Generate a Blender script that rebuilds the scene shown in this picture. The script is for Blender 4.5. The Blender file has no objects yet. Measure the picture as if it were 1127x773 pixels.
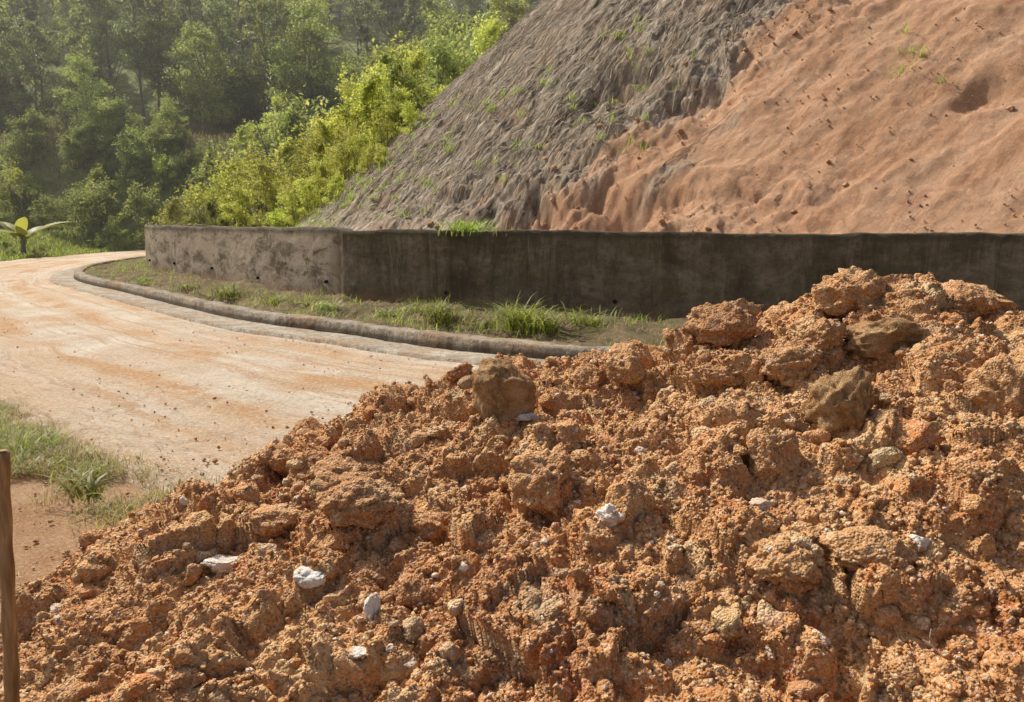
import bpy, math, numpy as np, bmesh
from mathutils import Vector
rng=np.random.default_rng(7)
sc=bpy.context.scene
sc.view_settings.view_transform='Standard'; sc.view_settings.look='None'; sc.view_settings.exposure=0
f32=np.float32
# ------------------------------------------------------------------ noise
T=64
_jit=np.random.default_rng(1).random((T,T,T,3)).astype(f32)
_val=np.random.default_rng(2).random((T,T,T)).astype(f32)
def vnoise(P,scale,off=0.0):
    p=(P*scale+off).astype(f32); i=np.floor(p).astype(np.int32); f=p-i; f=f*f*(3-2*f); i0=i&(T-1); i1=(i+1)&(T-1)
    r=0
    for dx in(0,1):
        wx=f[:,0] if dx else 1-f[:,0]; X=i1[:,0] if dx else i0[:,0]
        for dy in(0,1):
            wy=f[:,1] if dy else 1-f[:,1]; Y=i1[:,1] if dy else i0[:,1]
            for dz in(0,1):
                wz=f[:,2] if dz else 1-f[:,2]; Z=i1[:,2] if dz else i0[:,2]
                r=r+wx*wy*wz*_val[X,Y,Z]
    return r*2-1
def fbm(P,scale,oct=4,off=0.0,g=.5):
    a=1;s=0
    for o in range(oct): s=s+a*vnoise(P,scale*2**o,off+o*17.3); a*=g
    return s
def worley(P,scale,off=0.0):
    p=(P*scale+off).astype(f32); i=np.floor(p).astype(np.int32); f=p-i
    F1=np.full(len(P),9,f32);F2=F1.copy();ID=np.zeros(len(P),f32)
    for dx in(-1,0,1):
        for dy in(-1,0,1):
            for dz in(-1,0,1):
                a=(i[:,0]+dx)&(T-1);b=(i[:,1]+dy)&(T-1);c=(i[:,2]+dz)&(T-1)
                j=_jit[a,b,c]; d=(j[:,0]+dx-f[:,0])**2+(j[:,1]+dy-f[:,1])**2+(j[:,2]+dz-f[:,2])**2
                m=d<F1
                F2=np.where(m,F1,np.minimum(F2,d)); ID=np.where(m,_val[a,b,c],ID); F1=np.where(m,d,F1)
    return np.sqrt(F1),np.sqrt(F2),ID
def sstep(a,b,x): t=np.clip((x-a)/(b-a),0,1); return t*t*(3-2*t)
# ------------------------------------------------------------------ mesh helpers
def build(name,V,F,mats=(),smooth=True,col=None,uv=None,mi=None,parent=None,link=True):
    V=np.asarray(V,f32); F=np.asarray(F,np.int32); k=F.shape[1]
    me=bpy.data.meshes.new(name); me.vertices.add(len(V)); me.vertices.foreach_set('co',V.ravel())
    me.loops.add(F.size); me.loops.foreach_set('vertex_index',F.ravel())
    me.polygons.add(len(F)); me.polygons.foreach_set('loop_start',np.arange(0,F.size,k,dtype=np.int32))
    me.update(calc_edges=True)
    me.polygons.foreach_set('use_smooth',np.full(len(F),smooth))
    for m in mats: me.materials.append(m)
    if mi is not None: me.polygons.foreach_set('material_index',np.asarray(mi,np.int32))
    if col is not None:
        a=me.attributes.new('tint','FLOAT_COLOR','POINT'); c=np.ones((len(V),4),f32); c[:,:col.shape[1]]=col; a.data.foreach_set('color',c.ravel())
    if uv is not None:
        u=me.uv_layers.new(name='UVMap'); u.data.foreach_set('uv',np.asarray(uv,f32)[F.ravel()].ravel())
    me.update()
    if not link: return me
    ob=bpy.data.objects.new(name,me); sc.collection.objects.link(ob)
    if parent: ob.parent=parent
    return ob
def gridF(nu,nv):
    a=np.arange(nu-1)[:,None]*nv+np.arange(nv-1)[None,:]
    return np.stack([a,a+nv,a+nv+1,a+1],-1).reshape(-1,4)
def normals(G):
    du=np.gradient(G,axis=0); dv=np.gradient(G,axis=1); n=np.cross(du,dv); n/=np.linalg.norm(n,axis=2,keepdims=True)+1e-9
    return n
def curve(pts,n):
    P=np.array(pts,float); P=np.vstack([2*P[0]-P[1],P,2*P[-1]-P[-2]]); out=[]
    m=len(P)-3
    for t in np.linspace(0,m-1e-6,n):
        i=int(t);u=t-i;a,b,c,d=P[i:i+4]
        out.append(.5*((2*b)+(-a+c)*u+(2*a-5*b+4*c-d)*u*u+(-a+3*b-3*c+d)*u**3))
    return np.array(out)
def arclen(C): return np.concatenate([[0],np.cumsum(np.linalg.norm(np.diff(C,axis=0),axis=1))])
def empty(name):
    e=bpy.data.objects.new(name,None); sc.collection.objects.link(e); return e
# ------------------------------------------------------------------ materials
class M:
    def __init__(s,name):
        s.m=bpy.data.materials.new(name); s.m.use_nodes=True; s.t=s.m.node_tree; s.n=s.t.nodes; s.b=s.n['Principled BSDF']; s.out=s.n['Material Output']
        s.b.inputs['Roughness'].default_value=.9; s.b.inputs['Specular IOR Level'].default_value=.15
    def L(s,a,b): s.t.links.new(a,b)
    def set(s,sock,v):
        if isinstance(v,bpy.types.NodeSocket): s.L(v,sock)
        else: sock.default_value=v
    def obj(s): return s.n.new('ShaderNodeTexCoord').outputs['Object']
    def uv(s): return s.n.new('ShaderNodeTexCoord').outputs['UV']
    def map(s,v,sc=(1,1,1),rot=(0,0,0),loc=(0,0,0)):
        n=s.n.new('ShaderNodeMapping'); s.L(v,n.inputs[0]); n.inputs['Scale'].default_value=sc; n.inputs['Rotation'].default_value=rot; n.inputs['Location'].default_value=loc; return n.outputs[0]
    def noise(s,v,scale,det=5,r=.6,dist=0):
        n=s.n.new('ShaderNodeTexNoise'); s.L(v,n.inputs['Vector']); n.inputs['Scale'].default_value=scale; n.inputs['Detail'].default_value=min(det,4) if det<6 else det; n.inputs['Roughness'].default_value=r; n.inputs['Distortion'].default_value=dist; return n.outputs['Fac']
    def vor(s,v,scale,out='Distance'):
        n=s.n.new('ShaderNodeTexVoronoi'); s.L(v,n.inputs['Vector']); n.inputs['Scale'].default_value=scale; return n.outputs[out]
    def ramp(s,f,st):
        n=s.n.new('ShaderNodeValToRGB'); s.L(f,n.inputs[0]); e=n.color_ramp.elements
        while len(e)<len(st): e.new(.5)
        for i,(p,c) in enumerate(st):
            e[i].position=p; c=(c,c,c) if not hasattr(c,'__len__') else c; e[i].color=(*c[:3],1)
        return n.outputs[0]
    def mix(s,f,a,b,mode='MIX'):
        n=s.n.new('ShaderNodeMix'); n.data_type='RGBA'; n.blend_type=mode; s.set(n.inputs[0],f)
        for k,v in((6,a),(7,b)):
            if not isinstance(v,bpy.types.NodeSocket): v=(*v[:3],1)
            s.set(n.inputs[k],v)
        return n.outputs[2]
    def math(s,op,a,b=0.0):
        n=s.n.new('ShaderNodeMath'); n.operation=op; s.set(n.inputs[0],a); s.set(n.inputs[1],b); return n.outputs[0]
    def attr(s,name='tint'):
        n=s.n.new('ShaderNodeAttribute'); n.attribute_name=name; return n
    def bump(s,h,st=.5,d=.02,prev=None):
        n=s.n.new('ShaderNodeBump'); s.L(h,n.inputs['Height']); n.inputs['Strength'].default_value=st; n.inputs['Distance'].default_value=d
        if prev: s.L(prev,n.inputs['Normal'])
        return n.outputs[0]
    def fin(s,col=None,nor=None,rough=None):
        if col is not None: s.set(s.b.inputs['Base Color'],col if isinstance(col,bpy.types.NodeSocket) else (*col,1))
        if nor is not None: s.L(nor,s.b.inputs['Normal'])
        if rough is not None: s.set(s.b.inputs['Roughness'],rough)
        return s.m
def soil_mat(name,useattr=False):
    s=M(name); o=s.obj()
    big=s.noise(o,1.3,4,.6,.4)
    c=s.ramp(big,[(.30,(.35,.145,.052)),(.45,(.45,.215,.082)),(.55,(.51,.265,.105)),(.70,(.57,.34,.155))])
    pt=s.noise(o,4.3,3,.6,.6)
    c=s.mix(s.ramp(pt,[(.56,0),(.68,.75)]),c,(.56,.40,.20))
    c=s.mix(s.ramp(pt,[(.30,.75),(.42,0)]),c,(.39,.12,.036))
    c=s.mix(s.ramp(s.noise(s.map(o,loc=(7,3,1)),3.0,4,.7,.4),[(.58,0),(.68,.6)]),c,(.40,.31,.19))
    if useattr: c=s.mix(.6,c,s.attr().outputs['Color'])
    vn=s.n.new('ShaderNodeTexVoronoi'); s.L(o,vn.inputs['Vector']); vn.inputs['Scale'].default_value=110
    cell=s.n.new('ShaderNodeSeparateColor'); s.L(vn.outputs['Color'],cell.inputs[0])
    c=s.mix(s.ramp(cell.outputs[0],[(.0,.4),(.2,0),(.80,0),(1,.6)]),c,(.70,.54,.38))
    c=s.mix(s.ramp(cell.outputs[1],[(.75,0),(.98,.65)]),c,(.24,.10,.04))
    h=s.math('ADD',s.math('MULTIPLY',vn.outputs['Distance'],-1.0),s.noise(o,60,3,.75))
    nb=s.bump(h,.7,.012)
    return s.fin(c,nb,.93)
M_soil=soil_mat('soil_orange'); M_clod=soil_mat('soil_clod',True)
def white_mat():
    s=M('white_stone'); o=s.obj(); c=s.ramp(s.noise(o,16,5,.7,.5),[(.36,(.46,.28,.15)),(.47,(.62,.54,.44)),(.66,(.72,.68,.62))])
    return s.fin(c,s.bump(s.noise(o,60,5,.75),.7,.012),.8)
M_white=white_mat()
def rock_mat():
    s=M('brown_rock'); o=s.obj(); c=s.ramp(s.noise(o,9,5,.7,.3),[(.35,(.22,.11,.045)),(.5,(.34,.19,.08)),(.66,(.50,.32,.16))])
    c=s.mix(s.ramp(s.noise(o,40,5,.85),[(.5,0),(.62,.7)]),c,(.50,.33,.17))
    return s.fin(c,s.bump(s.noise(o,35,5,.8),1,.03),.88)
M_rock=rock_mat()
def road_mat():
    s=M('dusty_concrete_road'); u=s.uv(); o=s.obj()
    streak=s.noise(s.map(u,(.10,1.1,1)),1.0,5,.6,.5); st2=s.noise(s.map(u,(.14,4.2,1)),1.0,6,.75,.3)
    pale=s.ramp(s.noise(o,.8,6,.7),[(.3,(.52,.43,.315)),(.5,(.63,.54,.415)),(.7,(.73,.645,.515))])
    c=s.mix(s.ramp(streak,[(.44,0),(.60,.7)]),pale,(.58,.375,.21))
    c=s.mix(s.ramp(st2,[(.50,0),(.60,.8)]),c,(.49,.30,.16))
    c=s.mix(s.attr().outputs['Fac'],c,(.52,.295,.135))
    c=s.mix(s.ramp(s.noise(o,3,6,.85),[(.50,0),(.66,.5)]),c,(.35,.25,.16))
    c=s.mix(s.ramp(s.noise(o,20,6,.9),[(.52,0),(.61,.65)]),c,(.26,.19,.12))
    c=s.mix(s.ramp(s.noise(s.map(o,loc=(3,7,2)),26,5,.9),[(.53,0),(.62,.65)]),c,(.78,.69,.57))
    nb=s.bump(s.noise(o,16,6,.85),.9,.05); return s.fin(c,nb,.9)
M_road=road_mat()
def conc_mat(name,a,b,d,lowdark=False):
    s=M(name); o=s.obj(); c=s.ramp(s.noise(o,2.6,5,.8,.3),[(.32,a),(.5,b),(.66,d)])
    c=s.mix(s.ramp(s.noise(o,1.1,4,.6),[(.45,0),(.60,.6)]),c,(.42,.27,.15))
    c=s.mix(s.ramp(s.noise(o,14,5,.85),[(.49,0),(.62,.7)]),c,(.15,.11,.065))
    if lowdark:
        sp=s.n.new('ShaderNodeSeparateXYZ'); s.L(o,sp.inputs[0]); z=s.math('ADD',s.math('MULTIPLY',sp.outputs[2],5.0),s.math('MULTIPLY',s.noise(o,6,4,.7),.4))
        c=s.mix(s.ramp(z,[(.75,.8),(1.0,0)]),c,(.10,.075,.045))  # blends to dark brown towards the bottom, top keeps the lighter concrete tone
    return s.fin(c,s.bump(s.noise(o,22,5,.8),1,.05),.9)
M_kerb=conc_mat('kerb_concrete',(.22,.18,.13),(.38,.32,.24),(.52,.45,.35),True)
M_gut=conc_mat('gutter_concrete',(.32,.27,.20),(.50,.43,.33),(.64,.57,.45))
def wall_mat():
    s=M('stained_concrete'); u=s.uv()
    base=s.ramp(s.noise(s.map(u,(1,1.6,1)),1.0,6,.8,.3),[(.34,(.10,.075,.042)),(.5,(.18,.14,.088)),(.66,(.30,.24,.16))])
    st=s.noise(s.map(u,(1.6,.34,1)),1.0,6,.8,.6)
    c=s.mix(s.ramp(st,[(.38,.7),(.53,0)]),base,(.06,.046,.027))
    st2=s.noise(s.map(u,(2.6,.22,1),loc=(9,0,0)),1.0,6,.8,.5)
    c=s.mix(s.ramp(st2,[(.53,0),(.66,.6)]),c,(.34,.27,.18))
    c=s.mix(s.ramp(s.noise(u,1.7,5,.75),[(.50,0),(.66,.5)]),c,(.10,.095,.042))
    c=s.mix(s.ramp(s.noise(u,9,6,.85),[(.5,0),(.64,.6)]),c,(.065,.053,.033))
    at=s.attr(); sep=s.n.new('ShaderNodeSeparateColor'); s.L(at.outputs['Color'],sep.inputs[0])
    pf=s.math('MULTIPLY',sep.outputs[0],s.ramp(s.noise(s.map(u,(.7,1.6,1),loc=(3,3,0)),1.6,6,.8,.4),[(.42,0.1),(.53,.95)]))
    c=s.mix(pf,c,(.46,.37,.27))
    c=s.mix(s.math('MULTIPLY',sep.outputs[1],.8),c,(.065,.055,.035))
    c=s.mix(s.math('MULTIPLY',sep.outputs[2],s.ramp(s.noise(u,5,5,.7),[(.3,.1),(.6,.9)])),c,(.27,.16,.085))
    nb=s.bump(s.noise(s.map(u,(1,.6,1)),9,6,.8),.9,.05); return s.fin(c,nb,.95)
M_wall=wall_mat()
def hill_mat():
    s=M('hill_soil'); o=s.obj(); at=s.attr(); sep=s.n.new('ShaderNodeSeparateColor'); s.L(at.outputs['Color'],sep.inputs[0])
    ro=s.map(o,rot=(0,0,math.radians(-25))); rd=s.map(o,rot=(0,0,math.radians(-40)))
    sv=s.map(ro,(.22,1.6,.6))
    str_=s.noise(sv,1.5,7,.7,.1)
    org=s.ramp(str_,[(.3,(.45,.225,.115)),(.5,(.57,.33,.19)),(.68,(.65,.42,.265))])
    org=s.mix(s.ramp(s.noise(o,.35,6,.6),[(.42,0),(.62,.6)]),org,(.50,.26,.135))
    org=s.mix(s.ramp(s.noise(s.map(ro,(.5,1.2,1)),11,7,.9),[(.49,0),(.60,.5)]),org,(.35,.18,.095))
    org=s.mix(s.ramp(s.noise(s.map(ro,(.6,1.2,1),loc=(4,4,4)),14,7,.9),[(.53,0),(.62,.5)]),org,(.74,.55,.39))
    sd=s.noise(s.map(rd,(.14,2.0,.35)),5.5,7,.85,.3)
    dk=s.ramp(sd,[(.40,(.14,.105,.072)),(.47,(.28,.22,.155)),(.53,(.44,.355,.26)),(.60,(.66,.56,.44))])
    dk=s.mix(s.ramp(s.noise(o,.9,6,.7),[(.48,0),(.64,.65)]),dk,(.50,.335,.21))
    dk=s.mix(s.ramp(s.noise(o,9,7,.9),[(.51,0),(.62,.55)]),dk,(.17,.14,.085))
    c=s.mix(sep.outputs[0],org,dk)
    c=s.mix(s.math('MULTIPLY',sep.outputs[1],s.ramp(s.noise(o,2.5,6,.75),[(.45,0),(.57,.85)])),c,(.19,.21,.07))
    nb=s.bump(s.noise(o,20,7,.85),.8,.05); nb=s.bump(sd,.6,.08,nb)
    return s.fin(c,nb,.95)
M_hill=hill_mat()
def ground_mat():
    s=M('ground_dirt_grass'); o=s.obj(); at=s.attr(); sep=s.n.new('ShaderNodeSeparateColor'); s.L(at.outputs['Color'],sep.inputs[0])
    gr=s.ramp(s.noise(o,1.2,5,.75),[(.3,(.12,.14,.04)),(.5,(.21,.225,.07)),(.66,(.30,.285,.12)),(.8,(.34,.29,.15))])
    di=s.ramp(s.noise(o,2.0,5,.65),[(.3,(.42,.23,.11)),(.6,(.53,.33,.18)),(.8,(.60,.42,.26))])
    di=s.mix(s.ramp(s.noise(o,60,5,.9),[(.47,0),(.60,.75)]),di,(.27,.14,.07))
    di=s.mix(s.ramp(s.noise(s.map(o,loc=(2,2,2)),55,5,.9),[(.53,0),(.62,.6)]),di,(.70,.52,.36))
    c=s.mix(sep.outputs[0],gr,di)
    nb=s.bump(s.noise(o,50,5,.9),1,.03); return s.fin(c,nb,.95)
M_ground=ground_mat()
def verge_mat():
    s=M('verge_dirt'); o=s.obj()
    c=s.ramp(s.noise(o,1.6,6,.8),[(.3,(.13,.095,.05)),(.5,(.25,.18,.10)),(.7,(.40,.285,.17))])
    c=s.mix(s.ramp(s.noise(o,2.6,6,.75),[(.50,0),(.60,.7)]),c,(.15,.15,.05))
    c=s.mix(s.ramp(s.noise(o,18,6,.9),[(.5,0),(.6,.7)]),c,(.09,.068,.04))
    return s.fin(c,s.bump(s.noise(o,24,6,.85),1,.05),.95)
M_verge=verge_mat()
def leaf_mat(name,a,b,c_,tr=.35):
    s=M(name); at=s.attr()
    oi=s.n.new('ShaderNodeObjectInfo')
    c=s.ramp(at.outputs['Fac'],[(0,a),(.5,b),(1,c_)])
    hs=s.n.new('ShaderNodeHueSaturation'); s.L(c,hs.inputs['Color']); s.L(s.math('ADD',s.math('MULTIPLY',oi.outputs['Random'],.7),.75),hs.inputs['Value']); s.L(s.math('ADD',s.math('MULTIPLY',oi.outputs['Random'],.04),.468),hs.inputs['Hue'])
    c=hs.outputs[0]
    s.L(c,s.b.inputs['Base Color']); s.b.inputs['Roughness'].default_value=.5; s.b.inputs['Specular IOR Level'].default_value=.35
    tn=s.n.new('ShaderNodeBsdfTranslucent'); br=s.mix(1,c,(1.5,1.5,.9),'MULTIPLY'); s.L(br,tn.inputs[0])
    mx=s.n.new('ShaderNodeMixShader'); mx.inputs[0].default_value=tr; s.L(s.b.outputs[0],mx.inputs[1]); s.L(tn.outputs[0],mx.inputs[2]); s.L(mx.outputs[0],s.out.inputs[0])
    return s.m
L_dark=leaf_mat('leaves_forest',(.09,.115,.055),(.15,.18,.08),(.25,.265,.12),.42)
L_mid=leaf_mat('leaves_shrub',(.12,.15,.05),(.21,.245,.08),(.33,.35,.13),.45)
L_bright=leaf_mat('leaves_bright',(.23,.27,.07),(.35,.39,.10),(.48,.49,.17),.48)
L_grass=leaf_mat('grass_blades',(.13,.18,.035),(.21,.27,.06),(.30,.34,.10),.42)
L_dry=leaf_mat('dry_grass',(.19,.17,.07),(.29,.24,.11),(.38,.31,.16),.3)
def bark():
    s=M('bark'); o=s.obj(); c=s.ramp(s.noise(s.map(o,(1,1,.15)),12,5,.7),[(.3,(.11,.09,.065)),(.6,(.25,.21,.16)),(.8,(.40,.36,.29))]); return s.fin(c,s.bump(s.noise(s.map(o,(1,1,.15)),20,5,.7),.5,.02),.9)
M_bark=bark()
def vine_mat():
    s=M('dry_vine'); c=s.ramp(s.attr().outputs['Fac'],[(0,(.12,.09,.06)),(.45,(.34,.27,.19)),(1,(.66,.57,.44))]); return s.fin(c,None,.85)
M_vine=vine_mat()
# ------------------------------------------------------------------ ground sheet
def forest_z(X,Y):
    e=Y+ .25*np.maximum(-X-32,0) - 1.5*np.sin(X*.09)
    left=1-sstep(-14,-6,X)
    z1=7.2*sstep(47,54.5,e)*left+ (1-left)*.45*np.maximum(e-46,0)
    z2=.52*np.maximum(e-58,0)
    z=z1+z2*left
    z=np.maximum(z,1.0*sstep(34,43,Y)*(1-sstep(-27,-23.5,X)))
    return np.minimum(z,75)
def axis(lo,hi,n,k=3.0):
    t=np.linspace(-1,1,n); s=np.sinh(k*t)/np.sinh(k); return np.where(s<0,-s*lo,s*hi)
gx=axis(-320,320,380,4.5)-6; gy=axis(-320,420,380,4.2)+10
GX,GY=np.meshgrid(gx,gy,indexing='ij'); PP=np.stack([GX.ravel(),GY.ravel(),np.zeros(GX.size)],1).astype(f32)
near=1-sstep(32,35,PP[:,1])
gz=forest_z(PP[:,0],PP[:,1])*(1-near)+.02*fbm(PP,1.5,3)-.045+ (1-near)*.25*fbm(PP,.25,3)*sstep(46,52,PP[:,1])
PP[:,2]=gz
dirt=np.clip(1-sstep(7,13,np.hypot(PP[:,0]+1,PP[:,1]-2)),0,1)
build('ground',PP,gridF(len(gx),len(gy)),[M_ground],col=np.stack([dirt]*3,1))
# ------------------------------------------------------------------ road, kerb, gutter, verge, wall
inner=[(20,.7),(10,4.4),(4,7.1),(-.4,9.4),(-2.4,11.0),(-4.7,12.9),(-8.6,17.4),(-12.1,21.5),(-14.2,25.5),(-15.2,29),(-16,35),(-15,45),(-10,58)]
outer=[(17,-5),(8,-.8),(2,1.9),(-2.3,4.75),(-4.1,6.2),(-7,9),(-12,14),(-16,19),(-19,25),(-20.5,29.5),(-22,36),(-22,48),(-17,64)]
n=700; CI=curve(inner,n); CO=curve(outer,n); nv=70
wob=fbm(np.stack([np.linspace(0,60,n),np.zeros(n),np.zeros(n)],1).astype(f32),1.2,4)*.12
dirs=(CO-CI)/np.linalg.norm(CO-CI,axis=1,keepdims=True); COw=CO+dirs*wob[:,None]
w=np.linspace(0,1,nv)
R=CI[:,None,:]*(1-w)[None,:,None]+COw[:,None,:]*w[None,:,None]
R3=np.concatenate([R.reshape(-1,2),np.zeros((n*nv,1))],1).astype(f32)
al=arclen((CI+CO)/2); UV=np.stack([np.repeat(al,nv),np.tile(w*6,n)],1)
vv=UV[:,1]; Pn=np.stack([UV[:,0]*.15,vv,vv*0],1).astype(f32)
R3[:,2]=.035+.018*fbm(Pn,1.6,5,g=.6)-.02*np.exp(-((vv-2.2)/.22)**2)-.02*np.exp(-((vv-3.9)/.22)**2)+.007*fbm(R3,4,4)-.09*sstep(5.85,6,vv)
wn=.25*np.sin(UV[:,0]*.2)
mud=np.clip(1-np.hypot(R3[:,0]-1.5,R3[:,1]-4.5)/4.4,0,1)*.8+.85*np.exp(-((vv-3.9+wn)/.22)**2)+.85*np.exp(-((vv-2.2+wn)/.22)**2)+.45*np.exp(-((vv-3.3-wn*2)/.7)**2)+.6*np.exp(-((vv-1.0+wn)/.18)**2)+.15
edge=np.minimum(vv,6-vv); mud=np.clip(mud+.3*(1-sstep(0,.5,edge)),0,1)*np.clip(.55+1.3*fbm(R3,1.3,5,g=.6),0,1.2); mud=np.clip(mud,0,1)
build('road',R3,gridF(n,nv),[M_road],uv=UV,col=np.stack([mud]*3,1))
nrm=-dirs
def sweep(name,C,N,prof,mat,amp=.008,cut=None):
    k=len(prof); G=np.zeros((len(C),k,3))
    for i,(o,z) in enumerate(prof):
        G[:,i,:2]=C+N*o; G[:,i,2]=z
        if cut is not None and z>.1: G[:,i,2]-=cut
    V=G.reshape(-1,3).astype(f32); V=V+amp*np.stack([fbm(V,3,5,g=.6),fbm(V,3,5,9,g=.6),fbm(V,3,5,20,g=.6)],1)
    return build(name,V,gridF(len(C),k),[mat],smooth=True)
CIf=curve(inner,2600); NIf=np.stack([np.interp(np.linspace(0,1,2600),np.linspace(0,1,n),nrm[:,q]) for q in(0,1)],1); af=arclen(CIf)
cut=.02*np.exp(-(((af/3.1)%1-.5)*3.1/.02)**2)
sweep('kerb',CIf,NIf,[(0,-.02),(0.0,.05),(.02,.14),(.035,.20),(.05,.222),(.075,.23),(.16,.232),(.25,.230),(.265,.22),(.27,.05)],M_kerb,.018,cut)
sweep('gutter',CI,nrm,[(-.62,.0),(-.60,.070),(-.45,.068),(-.3,.060),(-.15,.057),(-.01,.064)],M_gut,.006)
wallp=[(24,1.7),(14,6.3),(6.5,9.9),(1.86,12.0),(-3.24,15),(-7.4,19.7),(-11.6,25),(-13.2,29),(-13.8,35),(-13,46)]
nw=900; CW=curve(wallp,nw); tw=np.gradient(CW,axis=0); tw/=np.linalg.norm(tw,axis=1,keepdims=True); NW=np.stack([-tw[:,1],tw[:,0]],1)
mid=300
if np.dot(NW[mid],np.array([0,0])-CW[mid])<0: NW=-NW
aw=arclen(CW)
j=np.array([np.argmin(((CW-c)**2).sum(1)) for c in CI+nrm*.2]); A=CI+nrm*.25; B=CW[j]; k=60
wv=np.linspace(0,1,k); V=A[:,None]*(1-wv)[None,:,None]+B[:,None]*wv[None,:,None]
V=np.concatenate([V.reshape(-1,2),np.zeros((n*k,1))],1).astype(f32); ww=np.tile(wv,n)
V[:,2]=.17+.04*ww+(.08*fbm(V,1.6,6,g=.65)-.10*np.exp(-((ww-.28)/.14)**2))*np.minimum(1,ww*8)
VG=V.reshape(n,k,3)
build('verge_ground',V,gridF(n,k),[M_verge])
zs=np.linspace(-.1,1.5,26); prof=[(.10-.05*z/1.5,z) for z in zs]+[(.02,1.515),(-.10,1.515),(-.22,1.51),(-.25,1.49),(-.26,.8)]
G=np.zeros((nw,len(prof),3))
for i,(o,z) in enumerate(prof): G[:,i,:2]=CW+NW*o; G[:,i,2]=z
topn=.022*fbm(np.stack([aw,aw*0,aw*0],1).astype(f32),1.1,5,g=.6)
ik=np.argmin(np.hypot(CW[:,0]+3.24,CW[:,1]-15))
for i,(o,z) in enumerate(prof):
    G[:,i,2]+=topn*max(0,z/1.5)
    G[ik:,i,2]+=.03*max(0,z/1.5)
    if i<27: G[ik:,i,:2]-=NW[ik:]*.035
V=G.reshape(-1,3).astype(f32); V+=.010*np.stack([fbm(V,3,5,g=.6),fbm(V,3,5,9,g=.6),fbm(V,6,3,20)*.6],1)
uu=np.repeat(aw,len(prof)); hh=np.cumsum([0]+[math.hypot(prof[i+1][0]-prof[i][0],prof[i+1][1]-prof[i][1]) for i in range(len(prof)-1)]); UVw=np.stack([uu,np.tile(hh,nw)],1)
pale=sstep(aw[ik]-.3,aw[ik]+.6,uu)*.95
zz=V[:,2]; dkt=sstep(1.36,1.47,zz)*.9; low=(1-sstep(.15,.50,zz))
wall=build('retaining_wall',V,gridF(nw,len(prof)),[M_wall],uv=UVw,col=np.stack([pale,dkt,low],1))
def tube(pts,rad,sides=8,cap=True):
    pts=np.array(pts,float); V=[];F=[]
    t=np.gradient(pts,axis=0)
    for i,p in enumerate(pts):
        d=t[i]/np.linalg.norm(t[i]); a=np.cross(d,[0,0,1.0])
        if np.linalg.norm(a)<.05: a=np.cross(d,[1.0,0,0])
        a/=np.linalg.norm(a); b=np.cross(d,a)
        for q in range(sides):
            th=2*math.pi*q/sides; V.append(p+rad[i]*(math.cos(th)*a+math.sin(th)*b))
    for i in range(len(pts)-1):
        for q in range(sides): F.append([i*sides+q,i*sides+(q+1)%sides,(i+1)*sides+(q+1)%sides,(i+1)*sides+q])
    return np.array(V),np.array(F)
sm=M('pipe_dark'); M_pipe=sm.fin((.03,.027,.022))
Vs=[];Fs=[];o=0
for L in np.arange(aw[ik]-15,aw[ik]+13,3.1):
    i=np.argmin(abs(aw-L)); c=np.array([*CW[i],.46+rng.uniform(-.05,.05)]); N3=np.array([*NW[i],0.0])
    pts=[c+N3*.02,c+N3*.075,c+N3*.10,c+N3*.098,c+N3*.03]; v,f=tube(pts,[.035,.035,.035,.027,.027],12); Vs.append(v);Fs.append(f+o);o+=len(v)
build('weep_pipes',np.vstack(Vs),np.vstack(Fs),[M_pipe],parent=wall)
# ------------------------------------------------------------------ cut hill slope
toe=curve([(30,-2),(12,7.9),(6.5,10.5),(1.9,12.8),(-2.5,16),(-5.5,20.5),(-7.8,27),(-8.6,34),(-8.5,44),(-6,58),(0,80),(10,110)],500)
wl=np.vstack([CW,[[-12,52],[-9,62],[-3,84],[8,114]]])
def sdist(P,C):
    best=np.full(len(P),1e9); sg=np.zeros(len(P))
    for a,b in zip(C[:-1],C[1:]):
        d=b-a; L2=(d*d).sum(); q=P-a; t=np.clip((q@d)/L2,0,1); r=q-t[:,None]*d; dd=(r*r).sum(1)
        m=dd<best; best=np.where(m,dd,best); s=np.sign(-(d[0]*q[:,1]-d[1]*q[:,0])); sg=np.where(m,s,sg)
    return np.sqrt(best)*sg
def gaxis(lo,fa,fb,hi,step,g=1.05):
    a=list(np.arange(fa,fb,step)); s=step; x=a[-1]
    while x<hi: s*=g; x+=s; a.append(x)
    s=step;x=fa;pre=[]
    while x>lo: s*=g; x-=s; pre.append(x)
    return np.array(pre[::-1]+a)
hx=gaxis(-16,-11,13,90,.042,1.06); hy=gaxis(-4,8.5,24,110,.042,1.04)
HX,HY=np.meshgrid(hx,hy,indexing='ij'); P2=np.stack([HX.ravel(),HY.ravel()],1)
wd=sdist(P2,wl[::8]); td=sdist(P2,toe[::6])
TAN=.90
dd=np.maximum(td,0); z=1.40+ TAN*(np.sqrt(dd*dd+.35**2)-.35)
z=np.where(z>34,34+(z-34)*.25,z)
H3=np.stack([P2[:,0],P2[:,1],z],1).astype(f32)
def SS(deg):
    ca,sa=math.cos(math.radians(deg)),math.sin(math.radians(deg)); a=P2[:,0]*ca+P2[:,1]*sa; b=-P2[:,0]*sa+P2[:,1]*ca
    return np.stack([a*.16,b*1.1,z*.3],1).astype(f32)
S=SS(25); SD=SS(40); SD[:,2]*=.3; SD[:,0]*=.7
line=-.37*P2[:,0]+.93*(P2[:,1]-14.3)
dark=sstep(-.6,1.0,line+1.5*fbm(H3,.35,6,g=.6)+.8*fbm(S,1.5,5,g=.6))
rid=1-np.abs(fbm(S,1.1,5)); rid3=1-np.abs(fbm(S,6,4,25))
rD=1-np.abs(fbm(SD,1.1,5)); rD2=1-np.abs(fbm(SD,2.6,4,5)); rD3=1-np.abs(fbm(SD,6,4,15))
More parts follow.
